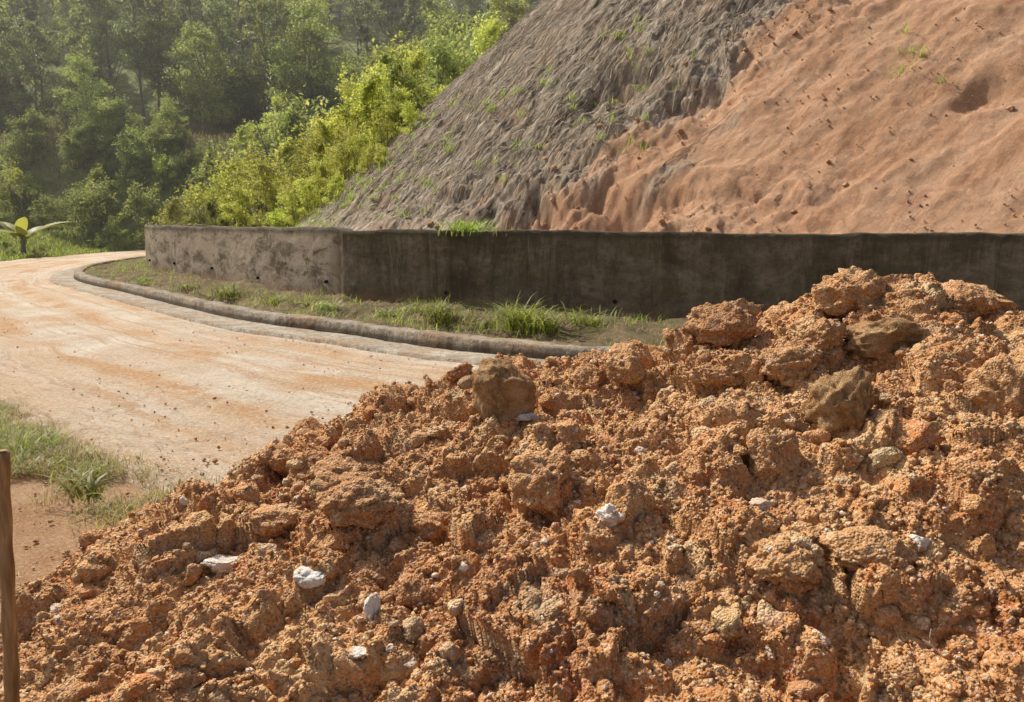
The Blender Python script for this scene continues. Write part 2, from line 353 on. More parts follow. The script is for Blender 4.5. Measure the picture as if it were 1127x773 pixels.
env=sstep(0,1.2,td)
disp=env*(dark*(.08*(rD-.6)+.06*(rD2-.6)+.07*(rD3-.6)+.05*fbm(H3,3,5,g=.65))+(1-dark)*(.07*(rid-.6)+.03*fbm(S,3,4)+.02*(rid3-.6)+.06*fbm(H3,.9,7,g=.62)))+.03*fbm(H3,3,4)
band=np.exp(-(line/.9)**2)*env; F1,F2,ID=worley(H3,1.8); disp+=band*(.16*ID*(1-F1)+.07*fbm(H3,3,5,g=.65))
F1,F2,ID=worley(H3,7.0); disp+=.02*(1-F1)*ID*(.4+.6*env)*(dark*.3+.6)
F1,F2,ID=worley(H3,12.0); disp+=.02*(1-F1)*ID
lowb=np.exp(-((td-.8)/.9)**2)*sstep(-8,-1,P2[:,0])*(1-sstep(4,6,P2[:,0])); F1,F2,ID=worley(H3+.2*np.stack([fbm(H3,2,3)]*3,1).astype(f32),1.4,7); disp+=lowb*(.34*(ID-.35)*(1-F1)+.10*fbm(H3,2,5,g=.65))
for (x,y,r,a) in [(-.25,14.7,.45,.9),(1.75,13.6,.42,.8),(7.8,13.2,.28,.3),(3.6,15.7,.5,.5),(2.4,17.0,.6,.4),(5.6,17.6,.5,.35),(9.3,16,.4,.2),(.8,14.3,.3,.35)]:
    q=((P2[:,0]-x)/(r*1.7))**2+((P2[:,1]-y)/r)**2; q=q*(1+.6*fbm(H3,1.8,3,77)); disp-=a*np.exp(-np.abs(q)**1.5)*(1+.4*fbm(H3,3,3,60))
H3[:,2]+=disp.astype(f32)
G=H3.reshape(len(hx),len(hy),3)
veg=np.clip(sstep(-1.5,-.1,-td)*1.0*sstep(-3,-6,P2[:,0])+sstep(12,20,td)*(P2[:,1]>40)+ .7*dark*sstep(-3.5,-8,P2[:,0])+sstep(20,26,td),0,1)
F=gridF(len(hx),len(hy)); keep=(wd[F]>-.0).all(1)
H3[:,2]=np.where(wd<.25,np.minimum(H3[:,2],1.42),H3[:,2])
hill=build('hill',H3,F[keep],[M_hill],col=np.stack([dark,veg,veg],1))
DK=dark.reshape(len(hx),len(hy)); TD=td.reshape(len(hx),len(hy))
def hidx(x,y): return np.clip(np.searchsorted(hx,x),0,len(hx)-1),np.clip(np.searchsorted(hy,y),0,len(hy)-1)
def hill_z(x,y):
    i,jj=hidx(x,y); return G[i,jj,2]
# dead vines / root strands lying down the weathered part of the slope
nvn=3800; K=16; x=rng.uniform(-7.5,9,nvn); y=rng.uniform(13,30,nvn); i_,j_=hidx(x,y); m=(DK[i_,j_]>.6)&(TD[i_,j_]>.3); x=x[m];y=y[m]; nvn=len(x)
ang=np.radians(rng.normal(42,9,nvn)); st=rng.uniform(.06,.2,nvn); Vv=np.zeros((nvn,K,3,3)); rr=rng.uniform(.005,.013,nvn)
for q in range(K):
    ang=ang+rng.normal(0,.10,nvn); x=x+np.cos(ang)*st; y=y+np.sin(ang)*st; zz_=hill_z(x,y)+rng.uniform(0,.03,nvn)
    tp=rr*(1-.7*q/K)
    Vv[:,q,0]=np.stack([x-np.sin(ang)*tp,y+np.cos(ang)*tp,zz_],1); Vv[:,q,1]=np.stack([x,y,zz_+1.6*tp],1); Vv[:,q,2]=np.stack([x+np.sin(ang)*tp,y-np.cos(ang)*tp,zz_],1)
ff=[]
for q in range(K-1):
    for e in range(3): a=q*3+e; b=q*3+(e+1)%3; ff.append([a,b,b+3,a+3])
ff=np.array(ff); Fv=(ff[None]+(np.arange(nvn)*K*3)[:,None,None]).reshape(-1,4); tv=np.repeat(rng.random(nvn),K*3)
build('dry_vines',Vv.reshape(-1,3),Fv,[M_vine],col=np.stack([tv]*3,1))
# ------------------------------------------------------------------ soil mound
rx=np.array([-2.5,-2.3,-2.05,-1.68,-1.33,-1.15,-.73,-.2,.27,.64,1.1,1.5,1.82,2.15,2.65,3.5,5,6.5,7.2]); rz=np.array([-.15,-.05,.04,.19,.37,.46,.59,.70,.76,.79,.88,1.06,1.25,1.22,1.13,1.08,.8,0.1,-.1])
def mound_base(x,y):
    Rz=np.interp(x,rx,rz); yr=np.interp(x,[-2.6,-2,-1.3,-.5,0,2.5],[3.15,3.25,3.6,3.9,4.0,3.75]); yn=np.interp(x,[-2.6,-2.2,-1.7,-1,0,1,2,7],[2.3,2.1,1.9,1.65,1.15,.8,.7,.7]); yf=np.interp(x,[-2.6,-2,-1,0,3,7],[3.9,4.1,5.0,5.9,6.3,6.2])
    t=np.where(y<yr,(yr-y)/(yr-yn),(y-yr)/(yf-yr)); return np.where(Rz>0,Rz*(1-np.clip(t,0,1.3)**1.55),Rz)-.04
mx=gaxis(-2.9,-2.5,3.0,7.4,.0056,1.03); my=gaxis(.4,1.1,4.8,6.7,.0056,1.05)
MX,MY=np.meshgrid(mx,my,indexing='ij'); P=np.stack([MX.ravel(),MY.ravel()],1); z=mound_base(P[:,0],P[:,1])
B3=np.stack([P[:,0],P[:,1],z],1).astype(f32)
B3[:,2]+=(.10*fbm(B3,1.1,3)+.03).astype(f32)*sstep(0,.25,z)
Gm=B3.reshape(len(mx),len(my),3); Nn=normals(Gm).reshape(-1,3).astype(f32); Nn=Nn*np.sign(Nn[:,2:3])
wp=B3+np.stack([fbm(B3,2.5,3,3),fbm(B3,2.5,3,13),fbm(B3,2.5,3,23)],1)*.07
d=np.zeros(len(B3),f32)
F1,F2,ID=worley(wp,2.4); d+=(.17*(ID-.2)*np.clip(1-F1*1.05,0,1)**.7).astype(f32)
wp1=wp+np.stack([fbm(B3,7,3,3),fbm(B3,7,3,13),fbm(B3,7,3,23)],1)*.025
F1,F2,ID=worley(wp1,5.4,5); sel=sstep(.25,.6,ID); d+=.115*ID*sel*np.sqrt(np.clip(1-(F1*1.25)**2,0,1))
wp2=wp1+np.stack([fbm(B3,16,2,3),fbm(B3,16,2,13),fbm(B3,16,2,23)],1)*.014
F1,F2,ID=worley(wp2,12,9); d+=.050*ID*np.sqrt(np.clip(1-(F1*1.2)**2,0,1))
F1,F2,ID=worley(wp2,26,2); d+=.024*ID*np.sqrt(np.clip(1-(F1*1.15)**2,0,1))
F1,F2,ID=worley(B3,60,4); d+=.011*(ID*.85+.15)*np.clip(1-F1*1.1,0,1)
d+=.03*fbm(B3,5,4,40)+.008*fbm(B3,30,4,50,g=.6)
fade=sstep(-.08,.08,z); B3=B3+Nn*(d*fade)[:,None]
Gm=B3.reshape(len(mx),len(my),3)
mound=build('soil_mound',B3,gridF(len(mx),len(my)),[M_soil])
Nm=Nn.reshape(len(mx),len(my),3)
def on_mound(x,y):
    i=np.clip(np.searchsorted(mx,x),0,len(mx)-1); jj=np.clip(np.searchsorted(my,y),0,len(my)-1); return Gm[i,jj],Nm[i,jj]
def survey(px,py):
    th=math.radians(9.45); a=(px-563.5)/850; b=-(py-386.5)/850
    dr=np.array([a,math.cos(th)+b*math.sin(th),-math.sin(th)+b*math.cos(th)])
    for t in np.arange(1.0,6,.01):
        q=np.array([0,0,1.65])+dr*t
        pp,_=on_mound(np.array([q[0]]),np.array([q[1]]))
        if q[2]<pp[0][2]: return q[0],q[1]
    q=np.array([0,0,1.65])+dr*3.7; return q[0],q[1]
def ico(sub):
    bm=bmesh.new(); bmesh.ops.create_icosphere(bm,subdivisions=sub,radius=1); V=np.array([v.co[:] for v in bm.verts]); F=np.array([[v.index for v in f.verts] for f in bm.faces]); bm.free(); return V,F
def rock(sub,seed,np_=9,rough=.08,lump=.0):
    r=np.random.default_rng(seed); V,F=ico(sub)
    for _ in range(np_):
        nn=r.normal(size=3); nn/=np.linalg.norm(nn); dd=r.uniform(.5,.9); s=V@nn; m=s>dd; V[m]-=np.outer((s[m]-dd)*.92,nn)
    V=V*r.uniform(.75,1.2,3)
    U=V.astype(f32); k=fbm(U,1.6,5,seed*3.1,g=.6)*rough
    if lump:
        U=U+.15*np.stack([fbm(U,3,2,seed)]*3,1).astype(f32)
        F1,F2,ID=worley(U,2.4,seed*2.3); k=k+lump*ID*(1-F1); F1,F2,ID=worley(U,6,seed*2.3); k=k+lump*.6*ID*(1-F1)
        F1,F2,ID=worley(U,13,seed*2.3); k=k+lump*.32*ID*(1-F1)
    V=V*(1+k)[:,None]; return V,F
def rotm(r,n):
    q=r.normal(size=(n,4)); q/=np.linalg.norm(q,axis=1,keepdims=True); w,x,y,z=q.T
    return np.stack([1-2*(y*y+z*z),2*(x*y-z*w),2*(x*z+y*w),2*(x*y+z*w),1-2*(x*x+z*z),2*(y*z-x*w),2*(x*z-y*w),2*(y*z+x*w),1-2*(x*x+y*y)],1).reshape(n,3,3)
palette=np.array([(.43,.19,.07),(.47,.23,.09),(.53,.29,.125),(.42,.15,.045),(.56,.38,.18),(.45,.25,.11),(.56,.43,.26),(.35,.17,.075),(.40,.33,.20)])
def scatter(name,protos,pos,scale,mat,parent=None,smooth=True,whitep=0,pal=None):
    n=len(pos); R_=rotm(rng,n); Vs=[];Fs=[];Cs=[];off=0; which=rng.integers(0,len(protos),n)
    pal=palette if pal is None else pal
    colr=pal[rng.integers(0,len(pal),n)]*rng.uniform(.8,1.15,(n,1))
    if whitep: m=rng.random(n)<whitep; colr[m]=np.array([.72,.63,.52])*rng.uniform(.75,1.05,(m.sum(),1))
    for k,(V,F) in enumerate(protos):
        ii=np.where(which==k)[0]
        if not len(ii): continue
        W=np.einsum('nij,vj->nvi',R_[ii],V)*scale[ii][:,None,None]
        W=W*np.array([1,1,.85])+pos[ii][:,None,:]
        Vs.append(W.reshape(-1,3)); Fs.append((F[None]+(np.arange(len(ii))*len(V))[:,None,None]).reshape(-1,3)+off); Cs.append(np.repeat(colr[ii],len(V),0)); off+=len(ii)*len(V)
    return build(name,np.vstack(Vs),np.vstack(Fs),[mat],col=np.vstack(Cs),parent=parent,smooth=smooth)
def mpoints(n,x0=-2.4,x1=3.2,y0=1.0,y1=4.6,minz=.02):
    x=rng.uniform(x0,x1,n*2); y=rng.uniform(y0,y1,n*2); m=mound_base(x,y)>minz; x=x[m][:n]; y=y[m][:n]; p,nn=on_mound(x,y); return p.astype(float),nn
pb=[rock(4,s,4,.22,.34) for s in range(8)]; pm=[rock(3,s+20,6,.2,.30) for s in range(10)]; ps=[rock(2,s+50,5,.25) for s in range(12)]; pc=[rock(1,s+80,3,.25) for s in range(10)]
p,nn=mpoints(75); s=rng.uniform(.04,.075,len(p)); scatter('soil_clods_large',pb,p-nn*(s*.4)[:,None],s,M_clod,mound)
p,nn=mpoints(1500); s=.014+.028*rng.random(len(p))**2.2; scatter('soil_clods_medium',pm,p-nn*(s*.2)[:,None],s,M_clod,mound,whitep=.03)
p,nn=mpoints(16000); s=.005+.011*rng.random(len(p))**2; scatter('soil_clods_small',ps,p+nn*(s*.2)[:,None],s,M_clod,mound,whitep=.045)
p,nn=mpoints(45000,y1=4.4); s=.0028+.004*rng.random(len(p)); scatter('soil_crumbs',pc,p+nn*(s*.3)[:,None],s,M_clod,mound,whitep=.06)
p,nn=mpoints(170); s=.005+.012*rng.random(len(p))**2; scatter('quartz_fragments',ps,p+nn*(s*.3)[:,None],s,M_white,mound)
nn_=9000; x=rng.uniform(-4.2,0.5,nn_); y=rng.uniform(1.6,8.5,nn_); dens=np.exp(-np.maximum(0,np.hypot((x-.3)/1.0,(y-3.6)/1.0)-2.3)/.5); m=(rng.random(nn_)<dens)&(mound_base(x,y)<.03)
q=np.stack([x[m],y[m],np.zeros(m.sum())],1); s=.004+.013*rng.random(len(q))**3; onroad=((q[:,0]+2.3)*.63+(q[:,1]-4.75)*.78)>0; q[:,2]+=.5*s+np.where(onroad,.033,-.035)
scatter('spilled_soil',ps,q,s,M_clod)
i=rng.integers(150,620,2200); t=rng.random(2200); q=np.concatenate([CI[i]*(1-t)[:,None]+CO[i]*t[:,None],np.full((2200,1),.038)],1); s=.003+.010*rng.random(2200)**3; scatter('road_gravel',ps,q,s,M_clod,pal=np.array([(.35,.25,.16),(.5,.4,.28),(.4,.22,.12)]))
nr=1700; x=rng.uniform(-3,8,nr); y=rng.uniform(12,19,nr); q2=np.stack([x,y],1); tdq=sdist(q2,toe[::6]); lq=-.37*x+.93*(y-14.3); m=(tdq>-.3)&((rng.random(nr)<.5*np.exp(-(lq/.7)**2))|(rng.random(nr)<np.exp(-np.abs(tdq)/.5)*.8)); q=np.stack([x[m],y[m],hill_z(x[m],y[m])],1); s=.012+.05*rng.random(len(q))**4
hp=np.array([(.42,.21,.105),(.50,.28,.155),(.54,.34,.21)]); scatter('hill_rubble',pm,q,s,M_clod,pal=hp)
nr=6000; x=rng.uniform(-2,14,nr); y=rng.uniform(9,22,nr); q2=np.stack([x,y],1); tdq=sdist(q2,toe[::6]); i_,j_=hidx(x,y); m=(tdq>0)&(DK[i_,j_]<.5)&(fbm(np.stack([x,y,x*0],1).astype(f32),.5,4)>-.2); q=np.stack([x[m],y[m],hill_z(x[m],y[m])],1); s=.006+.02*rng.random(len(q))**3; scatter('hill_crumbs',ps,q,s,M_clod,pal=hp)
def hero(name,px,py,r,mat,seed,sx=(1,1,1),sink=.35,lump=.06,npl=9,rough=.10):
    x,y=survey(px,py); V,F=rock(5,seed,npl,rough,lump); p,nrm_=on_mound(np.array([x]),np.array([y])); q=np.array([x,y,p[0][2]])+nrm_[0]*r*(1-2*sink)*.7
    V=V*np.array(sx)*r+q; return build(name,V,F,[mat],col=np.tile(np.array([[.46,.25,.11]])*np.random.default_rng(seed).uniform(.8,1.1),(len(V),1)))
hero('boulder',560,452,.135,M_rock,3,(1.0,.9,1.25),.08,.12,10,.16)
for k,(px,py,r,sq,sk) in enumerate([(798,378,.125,(1.1,1,.9),.15),(872,408,.10,(1.3,1,.75),.35),(955,332,.14,(1.1,1,.85),.38),(1068,325,.13,(1.1,1,.8),.3),(900,372,.09,(1.2,1,.7),.35),(790,415,.09,(1.4,1,.7),.4),(690,415,.10,(1,1,.9),.4),(650,420,.08,(1,1,.9),.35),(850,510,.10,(1,1,1),.4),(400,560,.11,(1.2,1,.8),.4),(862,640,.085,(1.1,1,.9),.35),(960,612,.10,(1.1,1,.7),.4),(830,600,.055,(1,1,.8),.3),(385,525,.12,(1.2,1,.8),.4),(1105,440,.13,(1,1,1),.4),(600,540,.11,(1.3,1,.9),.45),(310,510,.10,(1.2,1,.9),.4),(300,575,.09,(1.2,1,.8),.4)]):
    hero('boulder',px,py,r,M_clod,11+k,sq,sk,.34,5,.2)
hero('boulder',975,380,.14,M_rock,46,(1.4,.9,.55),.4,.3,6,.2); hero('boulder',928,455,.12,M_rock,47,(.9,.9,1.1),.45,.28,6,.2)
for (px,py,r,sq) in [(245,628,.06,(1.4,1,.6)),(413,683,.04,(.7,.8,1.4)),(345,642,.05,(1.1,1,.8)),(672,577,.045,(1,1,.8)),(395,733,.03,(1.5,1,.6)),(452,742,.02,(1,1,1)),(575,462,.045,(1.3,1,.6)),(835,560,.025,(1.2,1,.8)),(940,512,.025,(1,1,.8)),(735,735,.014,(1,1,1)),(205,560,.02,(1,1,1)),(1085,520,.02,(1,1,1)),(360,545,.028,(1.4,1,.6)),(900,610,.03,(1,1,.8)),(1010,600,.035,(1,1,.8))]:
    hero('white_stone',px,py,r,M_white,int(px),sq,.35,.2,9,.2)
def addmesh(name,parts,mat,smooth=True,parent=None):
    Vs=[];Fs=[];o=0
    for v,f in parts: Vs.append(v);Fs.append(f+o);o+=len(v)
    return build(name,np.vstack(Vs),np.vstack(Fs),[mat],smooth=smooth,parent=parent)
ms=M('dry_twig'); M_twig=ms.fin((.62,.50,.34))
x,y=survey(1018,712); p,_=on_mound(np.array([x]),np.array([y])); p=p[0].astype(float)+np.array([0,-.03,.05])
addmesh('dry_twig',[tube([p,p+[.02,0,-.012],p+[.04,-.005,-.03],p+[.055,0,-.045]],[.0025,.003,.0025,.0015],6),tube([p+[.02,0,-.012],p+[.018,0,.012],p+[.022,.004,.03]],[.002,.0017,.001],6)],M_twig)
def stake():
    zz=np.linspace(-.1,1.02,40); pts=np.stack([-1.412+.004*np.sin(zz*5)+.08*(zz-1.02),np.full(40,2.07),zz],1); rad=.021-.003*zz+.0015*np.sin(zz*40); rad=list(rad)+[.012,.001]; pts=np.vstack([pts,pts[-1]+[0,0,.006],pts[-1]+[0,0,.007]]); return tube(pts,rad,14)
def stake_mat():
    s=M('stake_wood'); o=s.obj(); c=s.ramp(s.noise(s.map(o,(1,1,.12)),40,5,.7),[(.3,(.16,.095,.04)),(.5,(.30,.19,.09)),(.72,(.45,.31,.17))]); return s.fin(c,s.bump(s.noise(s.map(o,(1,1,.1)),60,5,.7),.5,.005),.8)
addmesh('wooden_stake',[stake()],stake_mat())
# ------------------------------------------------------------------ grass blades
def blades(base,h,wd_,lean,seg=4,r=rng,th=None):
    n=len(base); th=r.uniform(0,2*np.pi,n) if th is None else th; dr=np.stack([np.cos(th),np.sin(th),0*th],1); sd=np.stack([-np.sin(th),np.cos(th),0*th],1)
    t=np.linspace(0,1,seg+1); V=np.zeros((n,seg+1,2,3))
    for k,tt in enumerate(t):
        c=base+dr*(lean*h*tt**1.8)[:,None]+np.array([0,0,1.0])*(h*(tt-.45*lean*tt**2.5))[:,None]
        wk=(wd_*(1-tt**1.6)*(.6+.8*min(tt*3,1)*.5)+.0004)[:,None]
        V[:,k,0]=c-sd*wk; V[:,k,1]=c+sd*wk
    f=np.array([[2*k,2*k+1,2*k+3,2*k+2] for k in range(seg)]); F=(f[None]+(np.arange(n)*(2*seg+2))[:,None,None]).reshape(-1,4)
    tint=np.repeat(r.random(n),2*seg+2); return V.reshape(-1,3),F,np.stack([tint]*3,1)
def tuft(name,x,y,z,n,h,mat=L_grass,rad=.1,w_=.008,lean=(.3,1.0),parent=None):
    b=np.stack([x+rng.normal(0,rad,n),y+rng.normal(0,rad,n),np.full(n,z)],1); hh=h*rng.uniform(.5,1.1,n); V,F,c=blades(b,hh,np.full(n,w_)*rng.uniform(.6,1.3,n),rng.uniform(*lean,n)); return build(name,V,F,[mat],col=c,parent=parent)
def wpos(px,py,depth): return ((px-563.5)/850*depth,depth)
for (px,dp,h,nb) in [(250,15.6,.5,80),(362,13.2,.34,60),(485,11.6,.55,110),(572,10.8,.7,120),(600,10.5,.62,80),(645,10.9,.5,90),(530,11.2,.25,50),(300,14.4,.3,50),(160,19.6,.3,50),(420,12.2,.28,50),(205,17.6,.3,50),(450,12.9,.25,50),(330,13.9,.28,50)]:
    X,Y=wpos(px,0,dp); tuft('grass_tuft',X,Y,.15,nb,h,L_grass,.14,.013,(.6,1.5))
X,Y=wpos(515,0,13.6); tuft('grass_tuft',X,Y,1.42,170,.5,L_grass,.18,.014,(.5,1.4)); X,Y=wpos(548,0,13.4); tuft('grass_tuft',X,Y,1.42,70,.22,L_grass,.2,.008)
k_=VG.shape[1]
def vpts(nb):
    i=rng.integers(100,640,nb); t=rng.uniform(.03,1,nb); kk=(t*(k_-1)).astype(int); p=VG[i,kk].astype(float); p[:,:2]+=rng.normal(0,.05,(nb,2)); return p
q3=vpts(11000); m=fbm(q3.astype(f32),1.6,3,4)>.15+.3*rng.random(len(q3)); q3=q3[m]
V,F,c=blades(q3-[0,0,.01],rng.uniform(.05,.26,len(q3)),rng.uniform(.003,.008,len(q3)),rng.uniform(.3,1.2,len(q3)),3)
build('verge_grass',V,F,[L_grass],col=c)
q3=vpts(8000); V,F,c=blades(q3-[0,0,.01],rng.uniform(.04,.16,len(q3)),rng.uniform(.002,.005,len(q3)),rng.uniform(.5,1.4,len(q3)),3); build('verge_dry_grass',V,F,[L_dry],col=c)
def roadside(name,nb,mat,h0,h1,wmax,off,sig,thr):
    i=rng.integers(120,420,nb); q=CO[i]+dirs[i]*(off+rng.normal(0,sig,nb))[:,None]; q3=np.concatenate([q,np.full((nb,1),-.02)],1).astype(f32); m=(fbm(q3,2.2,3,8)>thr)&(mound_base(q3[:,0],q3[:,1])<.0)&(q3[:,0]<-1.8); q3=q3[m]; k=len(q3)
    V,F,c=blades(q3,rng.uniform(h0,h1,k),rng.uniform(.0015,wmax,k),rng.uniform(.3,1.3,k),4); build(name,V,F,[mat],col=c)
roadside('roadside_grass',18000,L_grass,.03,.17,.0035,.20,.17,.08); roadside('roadside_dry_grass',45000,L_dry,.03,.15,.003,.18,.22,-.2)
tuft('grass_tuft',-2.55,4.45,0,30,.28,L_grass,.07,.012,(.8,1.4))
tuft('grass_tuft',-3.0,5.0,0,50,.2,L_grass,.12,.006,(.4,1.2)); tuft('grass_tuft',-3.5,5.4,0,60,.25,L_grass,.14,.007,(.4,1.2))
nb=50000; x=rng.uniform(-45,-13,nb); y=rng.uniform(30,49,nb)
q2=np.stack([x,y],1)
dq=np.min(np.stack([np.hypot(q2[:,0]-c[0],q2[:,1]-c[1]) for c in ((CI+CO)/2)[::12]]),0); m=dq>3.6; x=x[m];y=y[m]; q3=np.stack([x,y,forest_z(x,y)*sstep(32,35,y)-.05],1)
V,F,c=blades(q3,rng.uniform(.12,.45,len(q3)),rng.uniform(.02,.04,len(q3)),rng.uniform(.2,1,len(q3)),2); build('meadow_grass',V,F,[L_grass],col=c*.7+.3)
nb=12000; x=rng.uniform(-40,-12,nb); y=rng.uniform(50,61,nb); q3=np.stack([x,y,forest_z(x,y)-.05],1)
V,F,c=blades(q3,rng.uniform(.2,.7,nb),rng.uniform(.02,.05,nb),rng.uniform(.2,1,nb),2); build('terrace_grass',V,F,[L_dry],col=c)
V=[];F=[];C=[];off=0
for px,py,dp in [(680,72,18.5),(700,150,15.5),(640,120,17),(500,150,19),(540,120,19),(470,190,18),(440,200,19),(975,12,14.5),(720,90,17),(560,170,16.5),(490,215,17),(600,90,18.5),(420,225,19),(400,215,20),(450,150,22),(430,180,21),(480,120,22),(410,190,23),(390,225,20),(375,230,21),(350,235,22),(370,230,23),(395,220,22),(360,235,24),(410,215,21.5)]:
    X=(px-563.5)/850*dp
    for q in range(7):
        x_=X+rng.normal(0,.4);y_=dp+rng.normal(0,.35); nb=14; b=np.stack([x_+rng.normal(0,.06,nb),y_+rng.normal(0,.06,nb),np.full(nb,float(hill_z(np.array([x_]),np.array([y_]))[0])-.03)],1)
        v,f,c=blades(b,rng.uniform(.08,.36,nb),rng.uniform(.004,.010,nb),rng.uniform(.4,1.3,nb)); V.append(v);F.append(f+off);C.append(c);off+=len(v)
build('slope_weeds',np.vstack(V),np.vstack(F),[L_grass],col=np.vstack(C))
# ------------------------------------------------------------------ trees
def leaves(r,blobs,n,size,up=.3,flat=.8):
    B=np.array([b[:3] for b in blobs]); Rr=np.array([b[3] for b in blobs]); pr=Rr**2/np.sum(Rr**2); k=r.choice(len(B),n,p=pr)
    d=r.normal(size=(n,3)); d/=np.linalg.norm(d,axis=1,keepdims=True); d[:,2]=np.where(d[:,2]<-.3,-d[:,2]*.5,d[:,2])
    rad=Rr[k]*(.25+1.0*r.random(n)**.8)
    pos=B[k]+d*rad[:,None]*np.array([1,1,flat])
    pos=pos+np.stack([fbm(pos.astype(f32),1.1,2,7),fbm(pos.astype(f32),1.1,2,19),fbm(pos.astype(f32),1.1,2,31)],1)*.35
    cl=fbm(pos.astype(f32),1.8,3,r.uniform(0,40)); keep=cl>-.35+.35*r.random(n); pos=pos[keep]; d=d[keep]; n=len(pos); cl=cl[keep]
    nn=d*.5+r.normal(size=(n,3))*.7+np.array([0,0,up]); nn/=np.linalg.norm(nn,axis=1,keepdims=True)
    a=np.cross(nn,r.normal(size=(n,3))); a/=np.linalg.norm(a,axis=1,keepdims=True); b=np.cross(nn,a); L=(size*r.uniform(.6,1.4,n))[:,None]
    V=np.stack([pos-a*L*.5,pos+b*L*.24-a*L*.05,pos+a*L*.5-nn*L*.12,pos-b*L*.24-a*L*.05],1).reshape(-1,3); F=np.arange(4*n).reshape(-1,4)
    tint=np.clip(.45+.35*cl+.25*r.normal(size=n),0,1); return V,F,np.repeat(tint,4)
def tree_mesh(name,seed,H,W,leafmat,nl,ls,trunkf=.35,nb=12,conic=0.,multi=1,tr=.12):
    r=np.random.default_rng(seed); blobs=[]
    for k in range(nb):
        t=trunkf+(1-trunkf)*(k+.5)/nb; wv_=W*(math.sin(math.pi*min(1,max(.12,(t-trunkf)/(1-trunkf)*.8+.22)))**.7*(1-conic)+conic*(1.05-t))
        a=r.uniform(0,2*math.pi); q=wv_*r.uniform(.2,1.0); blobs.append((q*math.cos(a),q*math.sin(a),H*t*r.uniform(.9,1.06),W*r.uniform(.2,.45)*(1-conic*.45*t)))
    TV=[];TF=[];to=0
    for m in range(multi):
        ox,oy=(r.normal(0,W*.25,2) if multi>1 else (0,0)); top=np.array([r.normal(0,W*.1)+ox,r.normal(0,W*.1)+oy,H*.93]); zz=np.linspace(0,1,7)
        pts=np.array([[ox*.3,oy*.3,-.5]])*(1-zz)[:,None]+top*zz[:,None]; pts[1:-1,:2]+=r.normal(0,W*.03,(5,2)); v,f=tube(pts,list(tr*(1-.85*zz)),6); TV.append(v);TF.append(f+to);to+=len(v)
        for (x,y,z_,rr) in blobs[m::multi]:
            h0=max(.1,z_-abs(math.hypot(x,y))*.8-.3); s0=np.array([pts[0]*(1-h0/H)+top*(h0/H)])[0]; e=np.array([x,y,z_]); md=(s0+e)/2+np.array([0,0,-.05*H*.3]); v,f=tube([s0,md,e],[tr*.4,tr*.25,tr*.08],4); TV.append(v);TF.append(f+to);to+=len(v)
    LV,LF,lt=leaves(r,blobs,nl,ls); TV=np.vstack(TV);TF=np.vstack(TF)
    V=np.vstack([TV,LV]); F=np.vstack([TF,LF+len(TV)]); mi=np.r_[np.zeros(len(TF)),np.ones(len(LF))]; col=np.r_[np.full(len(TV),.5),lt]
    return build(name,V,F,[M_bark,leafmat],smooth=False,col=np.stack([col]*3,1),mi=mi,link=False)
def place(name,me,x,y,z,s,parent=None,sz=None):
    ob=bpy.data.objects.new(name,me); sc.collection.objects.link(ob); ob.location=(x,y,z); ob.rotation_euler=(0,0,rng.uniform(0,6.28)); ob.scale=(s,s,s*(sz or rng.uniform(.9,1.15)))
    if parent: ob.parent=parent
    return ob
FT=[tree_mesh('forest_tree_%d'%k,100+k,9,2.7,L_dark,8000,.24,.22,24) for k in range(3)]+[tree_mesh('forest_tall_%d'%k,120+k,12,1.9,L_dark,6500,.22,.35,22,.5) for k in range(3)]+[tree_mesh('forest_pale_%d'%k,130+k,9,2.4,L_mid,6500,.24,.3,20) for k in range(2)]
SH=[tree_mesh('shrub_%d'%k,140+k,3.2,1.7,L_mid,8000,.14,.05,20,0,3,.05) for k in range(4)]
SB=[tree_mesh('shrubb_%d'%k,160+k,3.2,1.6,L_bright,8000,.14,.05,20,0,4,.04) for k in range(3)]
TM=[tree_mesh('tree_%d'%k,180+k,7.5,2.6,L_mid,14000,.17,.22,26,0,1,.12) for k in range(2)]
fz=lambda X,Y: float(forest_z(np.array([X]),np.array([Y]))[0])
hz=lambda X,Y: float(hill_z(np.array([X]),np.array([Y]))[0])
fo=empty('forest')
for y in np.arange(60,100,4.2):
    for x in np.arange(-78,15,3.7):
        X=x+rng.uniform(-1.8,1.8); Y=y+rng.uniform(-1.9,1.9)
        if X/Y<-.82 or X/Y>.14: continue
        place('forest_tree',FT[rng.integers(0,8)],X,Y,fz(X,Y)-.3,rng.uniform(.65,1.15),fo)
bk=empty('bank_bushes')
for k in range(66):
    X=rng.uniform(-45,-10); Y=rng.uniform(48.5,53); place('bush',(SH+SB[:1])[rng.integers(0,5)],X,Y,fz(X,Y)-.3,rng.uniform(.45,.95),bk)
for k in range(44):
    X=rng.uniform(-45,2); Y=rng.uniform(58,64); place('bush',SH[rng.integers(0,4)],X,Y,fz(X,Y)-.3,rng.uniform(.8,1.5),bk)
def bz(X,Y): return 1.3 if X>-13.5 and Y<52 else 0
